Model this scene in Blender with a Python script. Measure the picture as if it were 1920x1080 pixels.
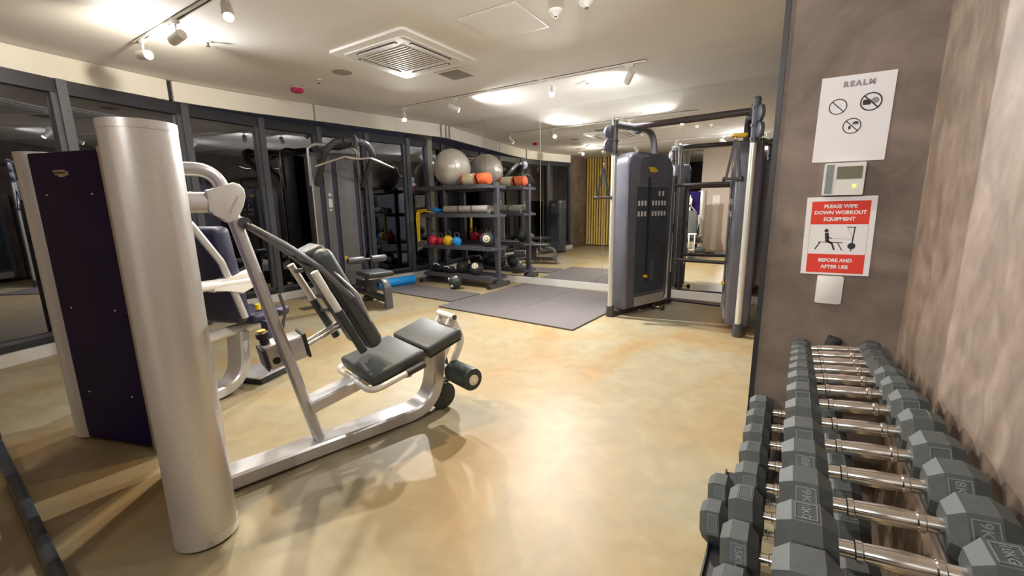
import bpy, bmesh, math, random
from mathutils import Vector, Matrix
random.seed(7)
for o in list(bpy.data.objects): bpy.data.objects.remove(o)
scene = bpy.context.scene
COL = scene.collection
R = math.radians
# ------------------------------------------------------------------ camera
YAW, PITCH, ROLL, FPX, CAMH = R(32.9), R(10.88), R(-0.9), 800.0, 1.28
fwd = Vector((-math.sin(YAW)*math.cos(PITCH), math.cos(YAW)*math.cos(PITCH), -math.sin(PITCH)))
r0 = Vector((math.cos(YAW), math.sin(YAW), 0)); u0 = r0.cross(fwd)
rt = r0*math.cos(ROLL) + u0*math.sin(ROLL); up = rt.cross(fwd)
cd = bpy.data.cameras.new('camera'); cam = bpy.data.objects.new('camera', cd); COL.objects.link(cam)
cd.sensor_width = 36; cd.lens = FPX/1920*36; cd.clip_start = .02
m3 = Matrix((rt, up, -fwd)).transposed()
cam.matrix_world = Matrix.Translation((0, 0, CAMH)) @ m3.to_4x4()
scene.camera = cam
# ------------------------------------------------------------------ view, world
scene.view_settings.view_transform = 'Standard'; scene.view_settings.look = 'None'
scene.view_settings.gamma = 1; scene.view_settings.use_curve_mapping = False
scene.view_settings.exposure = 0.85
w = bpy.data.worlds.new('night'); scene.world = w; w.use_nodes = True
bg = w.node_tree.nodes['Background']; bg.inputs[0].default_value = (.020, .020, .034, 1); bg.inputs[1].default_value = 1.0
# spot lamps: the heads are built further down; (x, y, aim, watts, beam degrees, colour)
WARM = (1.0, .76, .44); SOFT = (1.0, .90, .74); NEUT = (1.0, .985, .955); COOL = (.92, .965, 1.0)
T1Y, T2Y, T3Y, CEIL = 1.60, 4.63, -2.20, 2.70
SPOTS = [  # first track
    (-4.65, T1Y, (1.0, .10, -.15), 50, 150, NEUT), (-4.00, T1Y, (-1.0, -.10, -.15), 45, 150, SOFT),
    (-3.22, T1Y, (.75, -.35, -.95), 75, 120, SOFT), (-2.30, T1Y, (.35, .25, -1.0), 60, 120, WARM),
    (-1.35, T1Y, (.95, .02, -.75), 40, 130, NEUT), (-.55, T1Y, (-.8, .35, -.15), 65, 155, COOL),
    # second track
    (-4.80, T2Y, (.55, -.45, -.8), 170, 130, NEUT), (-3.86, T2Y, (.8, .60, -.45), 75, 140, NEUT),
    (-2.41, T2Y, (.30, -.65, -.8), 310, 125, NEUT), (-1.52, T2Y, (-.6, .70, -.50), 75, 140, NEUT),
    # third track, added over the entrance; its second head is put in as fill
    (-1.40, T3Y, (.18, 1.0, -.50), 115, 110, COOL), (-.30, T3Y, (-.5, 1.0, -.2), 60, 150, NEUT)]

# ------------------------------------------------------------------ helpers
class MB:
    def __init__(s): s.v = []; s.f = []
    def add(s, vs, fs, M=None):
        k = len(s.v)
        s.v += [tuple(M @ Vector(p)) if M else tuple(p) for p in vs]
        s.f += [tuple(i+k for i in f) for f in fs]
        return s
    def bm(s, b, M=None):
        b.verts.index_update()
        s.add([v.co[:] for v in b.verts], [[v.index for v in f.verts] for f in b.faces], M); b.free(); return s
    def box(s, x0, x1, y0, y1, z0, z1, b=0, seg=2, M=None):
        vs = [(x, y, z) for x in (x0, x1) for y in (y0, y1) for z in (z0, z1)]
        fs = [(0, 1, 3, 2), (4, 6, 7, 5), (0, 4, 5, 1), (2, 3, 7, 6), (0, 2, 6, 4), (1, 5, 7, 3)]
        if b <= 0: return s.add(vs, fs, M)
        bb = bmesh.new(); q = [bb.verts.new(p) for p in vs]
        for f in fs: bb.faces.new([q[i] for i in f])
        bmesh.ops.bevel(bb, geom=bb.edges[:], offset=b, segments=seg, affect='EDGES', profile=.5)
        return s.bm(bb, M)
    def prism(s, poly, z0, z1, M=None, b=0, seg=2):
        bb = bmesh.new(); n = len(poly)
        a = [bb.verts.new((p[0], p[1], z0)) for p in poly]; c = [bb.verts.new((p[0], p[1], z1)) for p in poly]
        f0 = bb.faces.new(a[::-1]); f1 = bb.faces.new(c)
        for i in range(n): bb.faces.new((a[i], a[(i+1) % n], c[(i+1) % n], c[i]))
        if b > 0: bmesh.ops.bevel(bb, geom=list(f0.edges)+list(f1.edges), offset=b, segments=seg, affect='EDGES', profile=.5)
        return s.bm(bb, M)
    def cyl(s, p0, p1, r0, r1=None, n=18, b=0):
        p0, p1 = Vector(p0), Vector(p1); r1 = r0 if r1 is None else r1; L = (p1-p0).length
        prof = [(0, 0), (r0, 0), (r1, L), (0, L)] if b <= 0 else [(0, 0), (r0-b, 0), (r0-b*.3, b*.3), (r0, b), (r1, L-b), (r1-b*.3, L-b*.3), (r1-b, L), (0, L)]
        return s.lathe(prof, n, Matrix.Translation(p0) @ (p1-p0).to_track_quat('Z', 'Y').to_matrix().to_4x4())
    def lathe(s, prof, n=18, M=None):
        vs = []; fs = []; rows = []
        for (r, z) in prof:
            if r < 1e-6: rows.append([len(vs)]); vs.append((0, 0, z))
            else:
                rows.append(list(range(len(vs), len(vs)+n)))
                vs += [(r*math.cos(2*math.pi*i/n), r*math.sin(2*math.pi*i/n), z) for i in range(n)]
        for a, c in zip(rows, rows[1:]):
            for i in range(n):
                j = (i+1) % n
                if len(a) == 1 and len(c) == 1: continue
                if len(a) == 1: fs.append((a[0], c[j], c[i]))
                elif len(c) == 1: fs.append((a[i], a[j], c[0]))
                else: fs.append((a[i], a[j], c[j], c[i]))
        return s.add(vs, fs, M)
    def sphere(s, c, r, n=20, sc=(1, 1, 1)):
        k = max(6, n//2)
        return s.lathe([(r*math.sin(math.pi*i/k), -r*math.cos(math.pi*i/k)) for i in range(k+1)], n, Matrix.Translation(c) @ Matrix.Diagonal((*sc, 1)))
    def tube(s, pts, r, n=10, fillet=0, rect=None, upv=(0, 0, 1), k=6, closed=False, caps=True):
        P = [Vector(p) for p in pts]; Q = []
        m = len(P); rng = range(m)
        for i in rng:
            if (i in (0, m-1) and not closed) or fillet <= 0: Q.append(P[i]); continue
            a, b, c = P[i-1], P[i], P[(i+1) % m]
            d1, d2 = (b-a), (c-b); l1, l2 = d1.length, d2.length; d1, d2 = d1/l1, d2/l2
            ang = d1.angle(d2)
            if ang < .02: Q.append(b); continue
            t = min(fillet*math.tan(ang/2), .48*l1, .48*l2); A, B = b-d1*t, b+d2*t
            for j in range(k+1):
                u = j/k; Q.append(A*(1-u)**2 + b*2*u*(1-u) + B*u*u)
        if rect:
            wd, ht = rect[0]/2, rect[1]/2; c = min(wd, ht)*.28
            sec = [(-wd+c, -ht), (wd-c, -ht), (wd, -ht+c), (wd, ht-c), (wd-c, ht), (-wd+c, ht), (-wd, ht-c), (-wd, -ht+c)]
        else: sec = [(r*math.cos(2*math.pi*i/n), r*math.sin(2*math.pi*i/n)) for i in range(n)]
        n = len(sec); vs = []; fs = []; N = len(Q); sd = None
        for i, p in enumerate(Q):
            a = Q[i-1] if (i > 0 or closed) else p; b = Q[(i+1) % N] if (i < N-1 or closed) else p
            t = (b-a).normalized()
            if sd is None:
                u = Vector(upv)
                if abs(u.dot(t)) > .95: u = Vector((0, 1, 0)) if abs(t.y) < .9 else Vector((1, 0, 0))
                sd = t.cross(u).normalized()
            else: sd = (sd - t*sd.dot(t)).normalized()
            u = sd.cross(t)
            vs += [p + sd*x + u*y for x, y in sec]
        for i in range(N if closed else N-1):
            for j in range(n):
                a, b = i*n, ((i+1) % N)*n; fs.append((a+j, a+(j+1) % n, b+(j+1) % n, b+j))
        if caps and not closed: fs += [tuple(range(n))[::-1], tuple(range((N-1)*n, N*n))]
        return s.add(vs, fs)
    def build(s, name, m, parent=None, smooth=38):
        me = bpy.data.meshes.new(name); me.from_pydata(s.v, [], s.f)
        b = bmesh.new(); b.from_mesh(me); bmesh.ops.recalc_face_normals(b, faces=b.faces[:]); b.to_mesh(me); b.free()
        if smooth:
            me.polygons.foreach_set('use_smooth', [True]*len(me.polygons)); me.set_sharp_from_angle(angle=R(smooth))
        me.materials.append(MAT[m]); me.update()
        o = bpy.data.objects.new(name, me); COL.objects.link(o); o.parent = parent
        return o
def tag(o, label, cat, group=None):
    o['label'] = label; o['category'] = cat
    if group: o['group'] = group
    return o
def thing(name, label, cat, loc=(0, 0, 0), rz=0, group=None):
    o = bpy.data.objects.new(name, None); COL.objects.link(o); o.empty_display_size = .1
    o.location = loc; o.rotation_euler = (0, 0, rz); return tag(o, label, cat, group)
def struct(o): o['kind'] = 'structure'; return o
def senv(name):
    o = bpy.data.objects.new(name, None); COL.objects.link(o); return struct(o)
def text(body, size, m, parent, M, name='lettering', ext=.0004, off=0, sx=1, space=1):
    cu = bpy.data.curves.new(name, 'FONT'); cu.body = body; cu.size = size; cu.extrude = ext; cu.offset = off
    cu.align_x = 'CENTER'; cu.align_y = 'CENTER'; cu.resolution_u = 3; cu.space_character = space
    t = bpy.data.objects.new('tmp', cu); COL.objects.link(t); bpy.context.view_layer.update()
    me = bpy.data.meshes.new_from_object(t); me.name = name
    bpy.data.objects.remove(t); bpy.data.curves.remove(cu)
    me.transform(M @ Matrix.Diagonal((sx, 1, 1, 1))); me.materials.clear(); me.materials.append(MAT[m])
    o = bpy.data.objects.new(name, me); COL.objects.link(o); o.parent = parent; return o
def T(x, y, z): return Matrix.Translation((x, y, z))
def Rot(deg, ax): return Matrix.Rotation(R(deg), 4, ax)
def arc(cx, cy, r, a0, a1, n=8): return [(cx+r*math.cos(R(a0+(a1-a0)*i/n)), cy+r*math.sin(R(a0+(a1-a0)*i/n))) for i in range(n+1)]
def rrect(x0, x1, y0, y1, r, n=5):
    return arc(x1-r, y0+r, r, -90, 0, n)+arc(x1-r, y1-r, r, 0, 90, n)+arc(x0+r, y1-r, r, 90, 180, n)+arc(x0+r, y0+r, r, 180, 270, n)
FRONT = Matrix(((1, 0, 0, 0), (0, 0, -1, 0), (0, 1, 0, 0), (0, 0, 0, 1)))   # drawing plane xy -> wall facing -Y

# ------------------------------------------------------------------ materials
MAT = {}
def mat(name, col, rough=.5, metal=0, var=.06, scale=30, bump=0, spec=.5, coat=0, emit=None, es=0, rvar=.05):
    m = bpy.data.materials.new(name); m.use_nodes = True; nt = m.node_tree; N = nt.nodes; L = nt.links
    p = N['Principled BSDF']; p.inputs['Roughness'].default_value = rough; p.inputs['Metallic'].default_value = metal
    p.inputs['Specular IOR Level'].default_value = spec; p.inputs['Coat Weight'].default_value = coat
    tc = N.new('ShaderNodeTexCoord'); no = N.new('ShaderNodeTexNoise'); no.inputs['Scale'].default_value = scale; no.inputs['Detail'].default_value = 4
    L.new(tc.outputs['Object'], no.inputs['Vector'])
    rp = N.new('ShaderNodeValToRGB'); rp.color_ramp.elements[0].position = .3; rp.color_ramp.elements[1].position = .7
    rp.color_ramp.elements[0].color = tuple(max(0, c*(1-var)) for c in col)+(1,); rp.color_ramp.elements[1].color = tuple(min(1, c*(1+var)) for c in col)+(1,)
    L.new(no.outputs['Fac'], rp.inputs[0]); L.new(rp.outputs[0], p.inputs['Base Color'])
    if rvar:
        mr = N.new('ShaderNodeMapRange'); mr.inputs[3].default_value = max(0, rough-rvar); mr.inputs[4].default_value = min(1, rough+rvar)
        L.new(no.outputs['Fac'], mr.inputs[0]); L.new(mr.outputs[0], p.inputs['Roughness'])
    if bump:
        bn = N.new('ShaderNodeBump'); bn.inputs['Strength'].default_value = bump; bn.inputs['Distance'].default_value = .01
        L.new(no.outputs['Fac'], bn.inputs['Height']); L.new(bn.outputs[0], p.inputs['Normal'])
    if emit: p.inputs['Emission Color'].default_value = (*emit, 1); p.inputs['Emission Strength'].default_value = es
    MAT[name] = m; return m
def ramp_mat(name, stops, scale, rough, bump=0, dist=1.5, stretch=(1, 1, 1), detail=8, spec=.5, fine=None, rstop=None):
    m = bpy.data.materials.new(name); m.use_nodes = True; nt = m.node_tree; N = nt.nodes; L = nt.links
    p = N['Principled BSDF']; p.inputs['Roughness'].default_value = rough; p.inputs['Specular IOR Level'].default_value = spec
    tc = N.new('ShaderNodeTexCoord'); mp = N.new('ShaderNodeMapping'); mp.inputs['Scale'].default_value = stretch
    L.new(tc.outputs['Object'], mp.inputs[0])
    no = N.new('ShaderNodeTexNoise'); no.inputs['Scale'].default_value = scale; no.inputs['Detail'].default_value = detail; no.inputs['Distortion'].default_value = dist
    no.inputs['Roughness'].default_value = .55
    L.new(mp.outputs[0], no.inputs['Vector'])
    rp = N.new('ShaderNodeValToRGB'); e = rp.color_ramp.elements
    while len(e) < len(stops): e.new(.5)
    for k, (pos, c) in enumerate(stops): e[k].position = pos; e[k].color = (*c, 1)
    L.new(no.outputs['Fac'], rp.inputs[0]); out = rp.outputs[0]
    if fine:
        n2 = N.new('ShaderNodeTexNoise'); n2.inputs['Scale'].default_value = fine[0]; n2.inputs['Detail'].default_value = 6; n2.inputs['Distortion'].default_value = 1
        L.new(mp.outputs[0], n2.inputs['Vector'])
        mr = N.new('ShaderNodeMapRange'); mr.inputs[1].default_value = .3; mr.inputs[2].default_value = .7; mr.inputs[3].default_value = 1-fine[1]; mr.inputs[4].default_value = 1+fine[1]
        L.new(n2.outputs['Fac'], mr.inputs[0])
        mx = N.new('ShaderNodeVectorMath'); mx.operation = 'SCALE'; L.new(out, mx.inputs[0]); L.new(mr.outputs[0], mx.inputs['Scale']); out = mx.outputs[0]
    L.new(out, p.inputs['Base Color'])
    if bump:
        bn = N.new('ShaderNodeBump'); bn.inputs['Strength'].default_value = bump; bn.inputs['Distance'].default_value = .01
        L.new(no.outputs['Fac'], bn.inputs['Height']); L.new(bn.outputs[0], p.inputs['Normal'])
    MAT[name] = m; return m
ramp_mat('floor', [(.34, (.32, .205, .085)), (.45, (.32, .24, .125)), (.55, (.315, .265, .165)), (.68, (.32, .285, .20))], .6, .45, bump=.02, dist=1.2, detail=9, fine=(6, .10), spec=.35)
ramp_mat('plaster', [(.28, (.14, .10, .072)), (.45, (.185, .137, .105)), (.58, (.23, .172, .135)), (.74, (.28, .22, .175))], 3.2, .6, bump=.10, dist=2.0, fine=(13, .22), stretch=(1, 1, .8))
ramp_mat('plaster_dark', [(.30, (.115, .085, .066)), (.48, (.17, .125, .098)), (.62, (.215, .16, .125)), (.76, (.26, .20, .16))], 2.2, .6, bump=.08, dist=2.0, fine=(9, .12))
mat('ceiling', (.80, .775, .74), .85, var=.02, scale=3)
mat('ceiling_kit', (.80, .77, .73), .45, var=.02)
mat('soffit', (.74, .70, .63), .7, var=.02, scale=4)
mat('white', (.72, .70, .66), .5, var=.02)
mat('beige_wall', (.56, .46, .38), .6, var=.04, scale=2)
mat('slat', (.78, .56, .15), .45, var=.12, scale=12)
mat('slat_back', (.05, .03, .02), .8)
mat('black', (.02, .02, .022), .45, var=.1)
mat('rubber', (.115, .100, .096), .6, var=.22, scale=90, bump=.15)
mat('head_rubber', (.045, .050, .048), .62, var=.14, scale=70, bump=.05)
mat('engraved', (.13, .135, .13), .5, var=.05)
mat('chrome', (.86, .84, .80), .14, 1, var=.03, rvar=.03)
mat('steel_post', (.72, .72, .66), .33, .55, var=.04)
mat('silver', (.68, .645, .615), .36, .6, var=.05, scale=120)
mat('silver_frame', (.58, .56, .55), .34, .5, var=.04, scale=60)
mat('white_arm', (.74, .70, .64), .35, .15, var=.03)
mat('indigo_panel', (.016, .008, .075), .38, var=.25, scale=3, spec=.15)
mat('navy_pad', (.018, .018, .045), .5, var=.2)
mat('pad', (.050, .054, .054), .48, var=.10, scale=40, bump=.03)
mat('pad_side', (.030, .040, .038), .5, var=.1)
mat('gunmetal', (.085, .083, .09), .40, .35, var=.10, scale=8)
mat('gunmetal_light', (.145, .145, .15), .42, .3, var=.08, scale=8)
mat('housing', (.125, .125, .155), .36, .15, var=.12, scale=5)
mat('housing_dark', (.055, .065, .08), .28, .0, var=.1, scale=4)
mat('dark_tube', (.062, .05, .052), .38, .3, var=.1)
mat('pulley', (.115, .12, .15), .42, .1, var=.08)
mat('rack', (.095, .09, .105), .5, .2, var=.1)
mat('badge_yellow', (.80, .52, .02), .4, var=.05)
mat('badge_pale', (.55, .46, .34), .4, var=.05)
mat('badge_dark', (.10, .07, .05), .5)
mat('yellow', (.80, .52, .012), .45, var=.05)
mat('orange', (.80, .15, .045), .55, var=.08)
mat('red', (.60, .022, .05), .42, var=.06)
mat('blue', (.008, .30, .80), .5, var=.05)
mat('ball_silver', (.56, .52, .46), .30, .35, var=.04, spec=.7, coat=.5)
mat('cream', (.78, .70, .48), .5, var=.05)
mat('mat_roll', (.36, .33, .29), .75, var=.08, scale=80)
mat('paper', (.80, .77, .77), .75, var=.015, scale=6)
mat('print_red', (.72, .045, .022), .7, var=.04)
mat('print_black', (.03, .028, .028), .7)
mat('print_grey', (.30, .27, .28), .7)
mat('print_pale', (.70, .66, .66), .7)
mat('lcd', (.15, .145, .085), .3)
mat('grey_plastic', (.22, .235, .24), .45)
mat('led_green', (.45, .9, .05), .4, emit=(.5, 1, .05), es=2.0)
mat('lens', (1, .95, .85), .3, emit=(1, .9, .72), es=55)
mat('lens_soft', (1, .95, .85), .3, emit=(1, .88, .66), es=20)
mat('alarm_red', (.55, .02, .11), .4)
mat('frame_grey', (.10, .105, .12), .42, .3, var=.06)
mat('frame_dark', (.022, .022, .03), .45)
mat('night_building', (.012, .013, .02), .8)
mat('lit_window', (1, .9, .7), .5, emit=(.95, .95, 1), es=5)
mat('lit_window_blue', (.3, .5, 1), .5, emit=(.12, .35, 1), es=5)
mat('vent_dark', (.10, .085, .12), .6)
mat('drain', (.10, .075, .05), .5, .3)
# mirror and window glass
m = bpy.data.materials.new('mirror'); m.use_nodes = True; p = m.node_tree.nodes['Principled BSDF']
p.inputs['Base Color'].default_value = (.86, .86, .84, 1); p.inputs['Metallic'].default_value = 1; p.inputs['Roughness'].default_value = 0.0; MAT['mirror'] = m
m = bpy.data.materials.new('glass_night'); m.use_nodes = True; nt = m.node_tree; nt.nodes.clear()
o_ = nt.nodes.new('ShaderNodeOutputMaterial'); mx = nt.nodes.new('ShaderNodeMixShader'); tr = nt.nodes.new('ShaderNodeBsdfTransparent'); gl = nt.nodes.new('ShaderNodeBsdfGlossy')
fr = nt.nodes.new('ShaderNodeFresnel'); fr.inputs[0].default_value = 2.6
tr.inputs[0].default_value = (.5, .5, .55, 1); gl.inputs[0].default_value = (.90, .92, 1, 1); gl.inputs['Roughness'].default_value = .01
nt.links.new(fr.outputs[0], mx.inputs[0]); nt.links.new(tr.outputs[0], mx.inputs[1]); nt.links.new(gl.outputs[0], mx.inputs[2]); nt.links.new(mx.outputs[0], o_.inputs[0]); MAT['glass_night'] = m

# ================================================================== SETTING
MY = 6.05                      # mirror plane
XR, YC, XC = .375, 2.03, -.072   # right wall, sign wall, its left edge
RY = -.85                      # rear wall line
struct(MB().box(-8.5, 3, -4.6, 7.0, -.12, 0).build('floor', 'floor', smooth=0))
struct(MB().box(-8.5, 3, -4.6, 7.0, CEIL, CEIL+.12).build('ceiling', 'ceiling', smooth=0))
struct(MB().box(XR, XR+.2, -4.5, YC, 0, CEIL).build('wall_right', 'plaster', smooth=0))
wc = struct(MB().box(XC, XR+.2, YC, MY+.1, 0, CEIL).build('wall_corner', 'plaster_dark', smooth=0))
struct(MB().box(XC-.012, XC+.006, YC-.006, YC+.012, 0, CEIL).build('trim_2', 'black', smooth=0))
# mirror wall with its panels
wb = struct(MB().box(-6.3, XC, MY+.008, MY+.15, 0, CEIL).build('wall_back', 'soffit', smooth=0))
for x0, x1 in ((-5.6, -4.41), (-4.41, -3.35), (-3.35, -2.30), (-2.30, -1.26), (-1.26, XC)):
    MB().box(x0+.002, x1-.002, MY, MY+.0075, .115, CEIL-.002).build('mirror_panel', 'mirror', wb, smooth=0)
struct(MB().box(-5.62, XC, MY-.012, MY+.007, 0, .11, b=.003, seg=1).build('baseboard_back', 'white', smooth=0))
# window front on the left
WL = [(-5.5, .35), (-5.72, 1), (-5.98, 2), (-6.08, 3), (-6.1, 3.6), (-6.0, 4.7), (-5.75, 6.04)]
SL = [(-5.50, .35), (-5.71, .97), (-5.8, 1.52), (-5.89, 2.21), (-5.83, 2.92), (-5.66, 3.78), (-5.5, 4.68), (-5.27, 5.95), (-5.255, 6.04)]
def at(L, y):
    for (x0, y0), (x1, y1) in zip(L, L[1:]):
        if y0 <= y <= y1: return x0+(x1-x0)*(y-y0)/(y1-y0)
    return L[-1][0]
def strip(L, y0, y1, off0, off1, z0, z1, n=6):
    b = MB(); vs = []; fs = []
    ys = [y0+(y1-y0)*i/n for i in range(n+1)]
    for y in ys:
        x = at(L, y); vs += [(x+off0, y, z0), (x+off1, y, z0), (x+off1, y, z1), (x+off0, y, z1)]
    for i in range(n):
        a = i*4
        for j in range(4): fs.append((a+j, a+(j+1) % 4, a+4+(j+1) % 4, a+4+j))
    fs += [(0, 3, 2, 1), (n*4, n*4+1, n*4+2, n*4+3)]
    return b.add(vs, fs)
mull = [.37, 1.25, 2.30, 3.20, 4.02, 4.82, 5.58, 6.03]
for i, (a, b) in enumerate(zip(mull, mull[1:])):
    f = MB(); xa, xb = at(WL, a), at(WL, b); wd = .075
    d = Vector((xb-xa, b-a, 0)).normalized(); nrm = Vector((d.y, -d.x, 0))
    ang = math.atan2(d.y, d.x); L = math.hypot(xb-xa, b-a); M = T(xa, a, 0) @ Matrix.Rotation(ang, 4, 'Z')
    win = MB().box(0, wd, -.075, .05, .12, 2.483, M=M).box(L-.05, L, -.05, .05, .12, 2.483, M=M).box(0, L, -.05, .05, .12, .20, M=M).build('window_%d' % (i+1), 'frame_grey', smooth=0); struct(win)
    MB().box(0, L, -.055, .05, 2.36, 2.483, M=M).build('head_frame', 'frame_dark', win, smooth=0)
    MB().box(wd+.002, L-.052, -.012, -.004, .201, 2.359, M=M).build('pane', 'glass_night', win, smooth=0)
    MB().box(0, L, -.07, -.052, .13, .17, M=M).build('sill_frame', 'frame_dark', win, smooth=0)
struct(strip(WL, .36, 6.03, -.02, .09, 0, .11, 20).build('baseboard_left', 'white', smooth=25))
s_ = senv('trim_1')
for a, b in ((.36, 2.185), (2.235, 3.775), (3.80, 5.92), (5.965, 6.035)):
    strip(SL, a, b, -.045, 0, 2.485, CEIL-.004, 10).build('soffit_panel', 'soffit', s_, smooth=25)
strip(SL, .4, 6.03, -.09, -.047, 2.50, CEIL-.003, 20).build('soffit_backing', 'frame_dark', s_, smooth=25)
# rear part of the room, seen in the mirrors
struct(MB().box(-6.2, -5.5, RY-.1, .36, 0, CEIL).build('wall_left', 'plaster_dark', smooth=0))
struct(MB().box(-5.5, -2.5, RY-.15, RY, 0, CEIL).build('wall_rear', 'plaster', smooth=0))
struct(MB().box(-2.12, -1.32, RY-.25, RY+.05, 0, CEIL).build('wall_pillar', 'beige_wall', smooth=0))
struct(MB().box(-8, 2.5, -4.6, -4.45, 0, CEIL).build('wall_far', 'frame_dark', smooth=0))
struct(MB().box(-5.5, -2.5, RY, RY+.012, 0, .10).build('baseboard_rear', 'white', smooth=0))
struct(MB().box(-2.13, -1.31, RY+.05, RY+.06, 0, .08).build('baseboard_pillar', 'beige_wall', smooth=0))
sw = senv('trim_3')
MB().box(-5.48, -4.30, RY+.013, RY+.03, .0, CEIL-.005).build('slat_backing', 'slat_back', sw, smooth=0)
for i in range(14):
    x = -5.46+i*.083
    MB().box(x, x+.046, RY+.031, RY+.075, .03, CEIL-.01).build('slat', 'slat', sw, smooth=0)
# city lights in the night beyond the window
nb = thing('night_building', 'dark building far outside the window with a few lit windows', 'building', (-22, 11, -6))
MB().box(-2, 2, -4, 6, 0, 8.2).build('building_body', 'night_building', nb, smooth=0)
for k, (y, z, c) in enumerate(((-3.1, 7.3, 0), (-2.9, 6.6, 1), (-2.95, 6.2, 0), (-.4, 7.6, 0), (1.3, 6.0, 0), (3.4, 7.0, 0), (2.4, 7.7, 0), (-1.7, 5.2, 0))):
    MB().box(2.0, 2.05, y-.035, y+.035, z-.04, z+.04).build('lit_window', 'lit_window_blue' if c else 'lit_window', nb, smooth=0)
# ================================================================== CEILING EQUIPMENT
def track(x0, x1, y, label):
    t = thing('light_track', label, 'light track', (x0, y, CEIL), 0)
    MB().box(0, x1-x0, -.018, -.007, -.022, 0).box(0, x1-x0, .007, .018, -.022, 0).box(0, x1-x0, -.018, .018, -.006, 0).build('rail', 'ceiling_kit', t, smooth=0)
    MB().box(.01, x1-x0-.01, -.0068, .0068, -.019, -.007).build('slot', 'black', t, smooth=0)
    for k in range(1, int((x1-x0)/.75)): MB().box(k*.75-.03, k*.75+.03, -.0185, .0185, -.025, 0).build('joint', 'ceiling_kit', t, smooth=0)
track(-4.78, -.3, T1Y, 'white light track with black slot above the silver towers')
track(-4.80, -1.35, T2Y, 'slim light track between the cassette unit and mirror wall')
track(-1.75, .3, T3Y, 'short light track added over the entrance between pillar and plaster wall')
SPL = ['white spotlight head at the window end of the track over the silver towers, tilted sideways', 'pale spotlight head second on the track over the silver towers, turned towards the windows',
       'lit spotlight on the track over the silver towers, glaring towards the room', 'spotlight straight above the leg machine seat', 'spotlight lighting the sign wall from the leg machine track',
       'spotlight above the dumbbell rack end of the leg machine track', 'lit spotlight at the window end of the track by the mirrors',
       'white spotlight second on the mirror-side track, turned sideways', 'brightest glaring spotlight on the mirror-side track', 'white spotlight head at the cable machine end of the mirror-side track',
       'lit spotlight over the entrance near the beige pillar', 'white spotlight added over the entrance as fill, turned sideways']
for i, (x, y, aim, W, ang, colr) in enumerate(SPOTS):
    t = thing('track_spotlight', SPL[i], 'spotlight', (x, y, CEIL-.022), 0, 'spotlights on the ceiling tracks')
    d = Vector(aim).normalized(); c = Vector((0, 0, -.115))
    MB().box(-.045, .045, -.016, .016, -.022, 0, b=.003).cyl((0, 0, -.02), (0, 0, -.075), .007).build('bracket', 'ceiling_kit', t)
    q = d.to_track_quat('Z', 'Y').to_matrix().to_4x4()
    MB().lathe([(0, -.075), (.033, -.075), (.036, -.070), (.036, .07), (.031, .07), (.030, .058), (0, .058)], 24, T(*c) @ q).build('lamp_head', 'ceiling_kit', t)
    MB().lathe([(0, .0), (.029, .0), (.029, .003), (0, .003)], 24, T(*(c+d*.0585)) @ q).build('lens', 'lens' if aim[2] < -.2 else 'lens_soft', t)
    ld = bpy.data.lights.new('spot_light', 'SPOT'); ld.energy = W; ld.color = colr; ld.spot_size = R(ang); ld.spot_blend = .8; ld.shadow_soft_size = .028
    lo = bpy.data.objects.new('spot_light', ld); COL.objects.link(lo); lo.parent = t
    lo.matrix_local = T(*(c+d*.078)) @ (-d).to_track_quat('Z', 'Y').to_matrix().to_4x4()
# cassette air conditioner
t = thing('ceiling_cassette', 'square white ceiling cassette air conditioner with slotted outlets', 'air conditioner', (-3.215, 3.16, CEIL), R(-.5))
MB().prism(rrect(-.485, .485, -.485, .485, .03), -.022, 0, b=.006).build('fascia', 'ceiling_kit', t)
MB().prism(rrect(-.40, .40, -.40, .40, .05), -.032, -.0225, b=.004).build('inner_fascia', 'white', t)
g = MB().box(-.27, .27, -.27, .27, -.037, -.0325).build('intake_grille', 'mat_roll', t, smooth=0)
for k in range(13):
    y = -.25+k*.0415; MB().box(-.265, .265, y-.006, y+.006, -.041, -.0375).build('grille_bar', 'ceiling_kit', g, smooth=0)
for k in range(4):
    M = Matrix.Rotation(k*math.pi/2, 4, 'Z')
    o = MB().prism(rrect(-.26, .26, .315, .365, .02), -.0345, -.0325, M=M).build('air_slot', 'vent_dark', t, smooth=0)
    MB().box(-.24, .24, .322, .342, -.040, -.035, M=M).build('louver', 'ceiling_kit', o, smooth=0)
t = thing('ceiling_grille', 'small square ceiling vent beside the cassette unit', 'vent', (-3.19, 3.88, CEIL))
MB().box(-.17, .17, -.17, .17, -.012, 0, b=.004, seg=1).build('vent_frame', 'ceiling_kit', t, smooth=0)
MB().box(-.135, .135, -.135, .135, -.015, -.0125).build('vent_mesh', 'print_grey', t, smooth=0)
for k in range(7): MB().box(-.13, .13, -.115+k*.038, -.107+k*.038, -.018, -.0155).build('vent_bar', 'mat_roll', t, smooth=0)
t = thing('ceiling_speaker', 'round flush speaker in the ceiling near the cassette', 'speaker', (-4.11, 3.12, CEIL))
MB().lathe([(0, -.008), (.11, -.008), (.125, -.003), (.125, 0), (0, 0)], 28).build('rim', 'ceiling_kit', t)
MB().lathe([(0, -.0105), (.10, -.0105), (.10, -.0085), (0, -.0085)], 28).build('mesh_cover', 'mat_roll', t)
def sprinkler(x, y, label, chrome=True):
    t = thing('sprinkler', label, 'sprinkler', (x, y, CEIL))
    MB().lathe([(0, -.006), (.035, -.006), (.04, 0), (0, 0)], 20).build('escutcheon', 'ceiling_kit', t)
    MB().cyl((0, 0, -.006), (0, 0, -.035), .009).lathe([(0, -.040), (.018, -.040), (.018, -.0355), (0, -.0355)], 12).build('nozzle', 'drain' if not chrome else 'chrome', t)
sprinkler(-4.32, 1.95, 'brass sprinkler head beside the light track over the silver towers', False)
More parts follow.
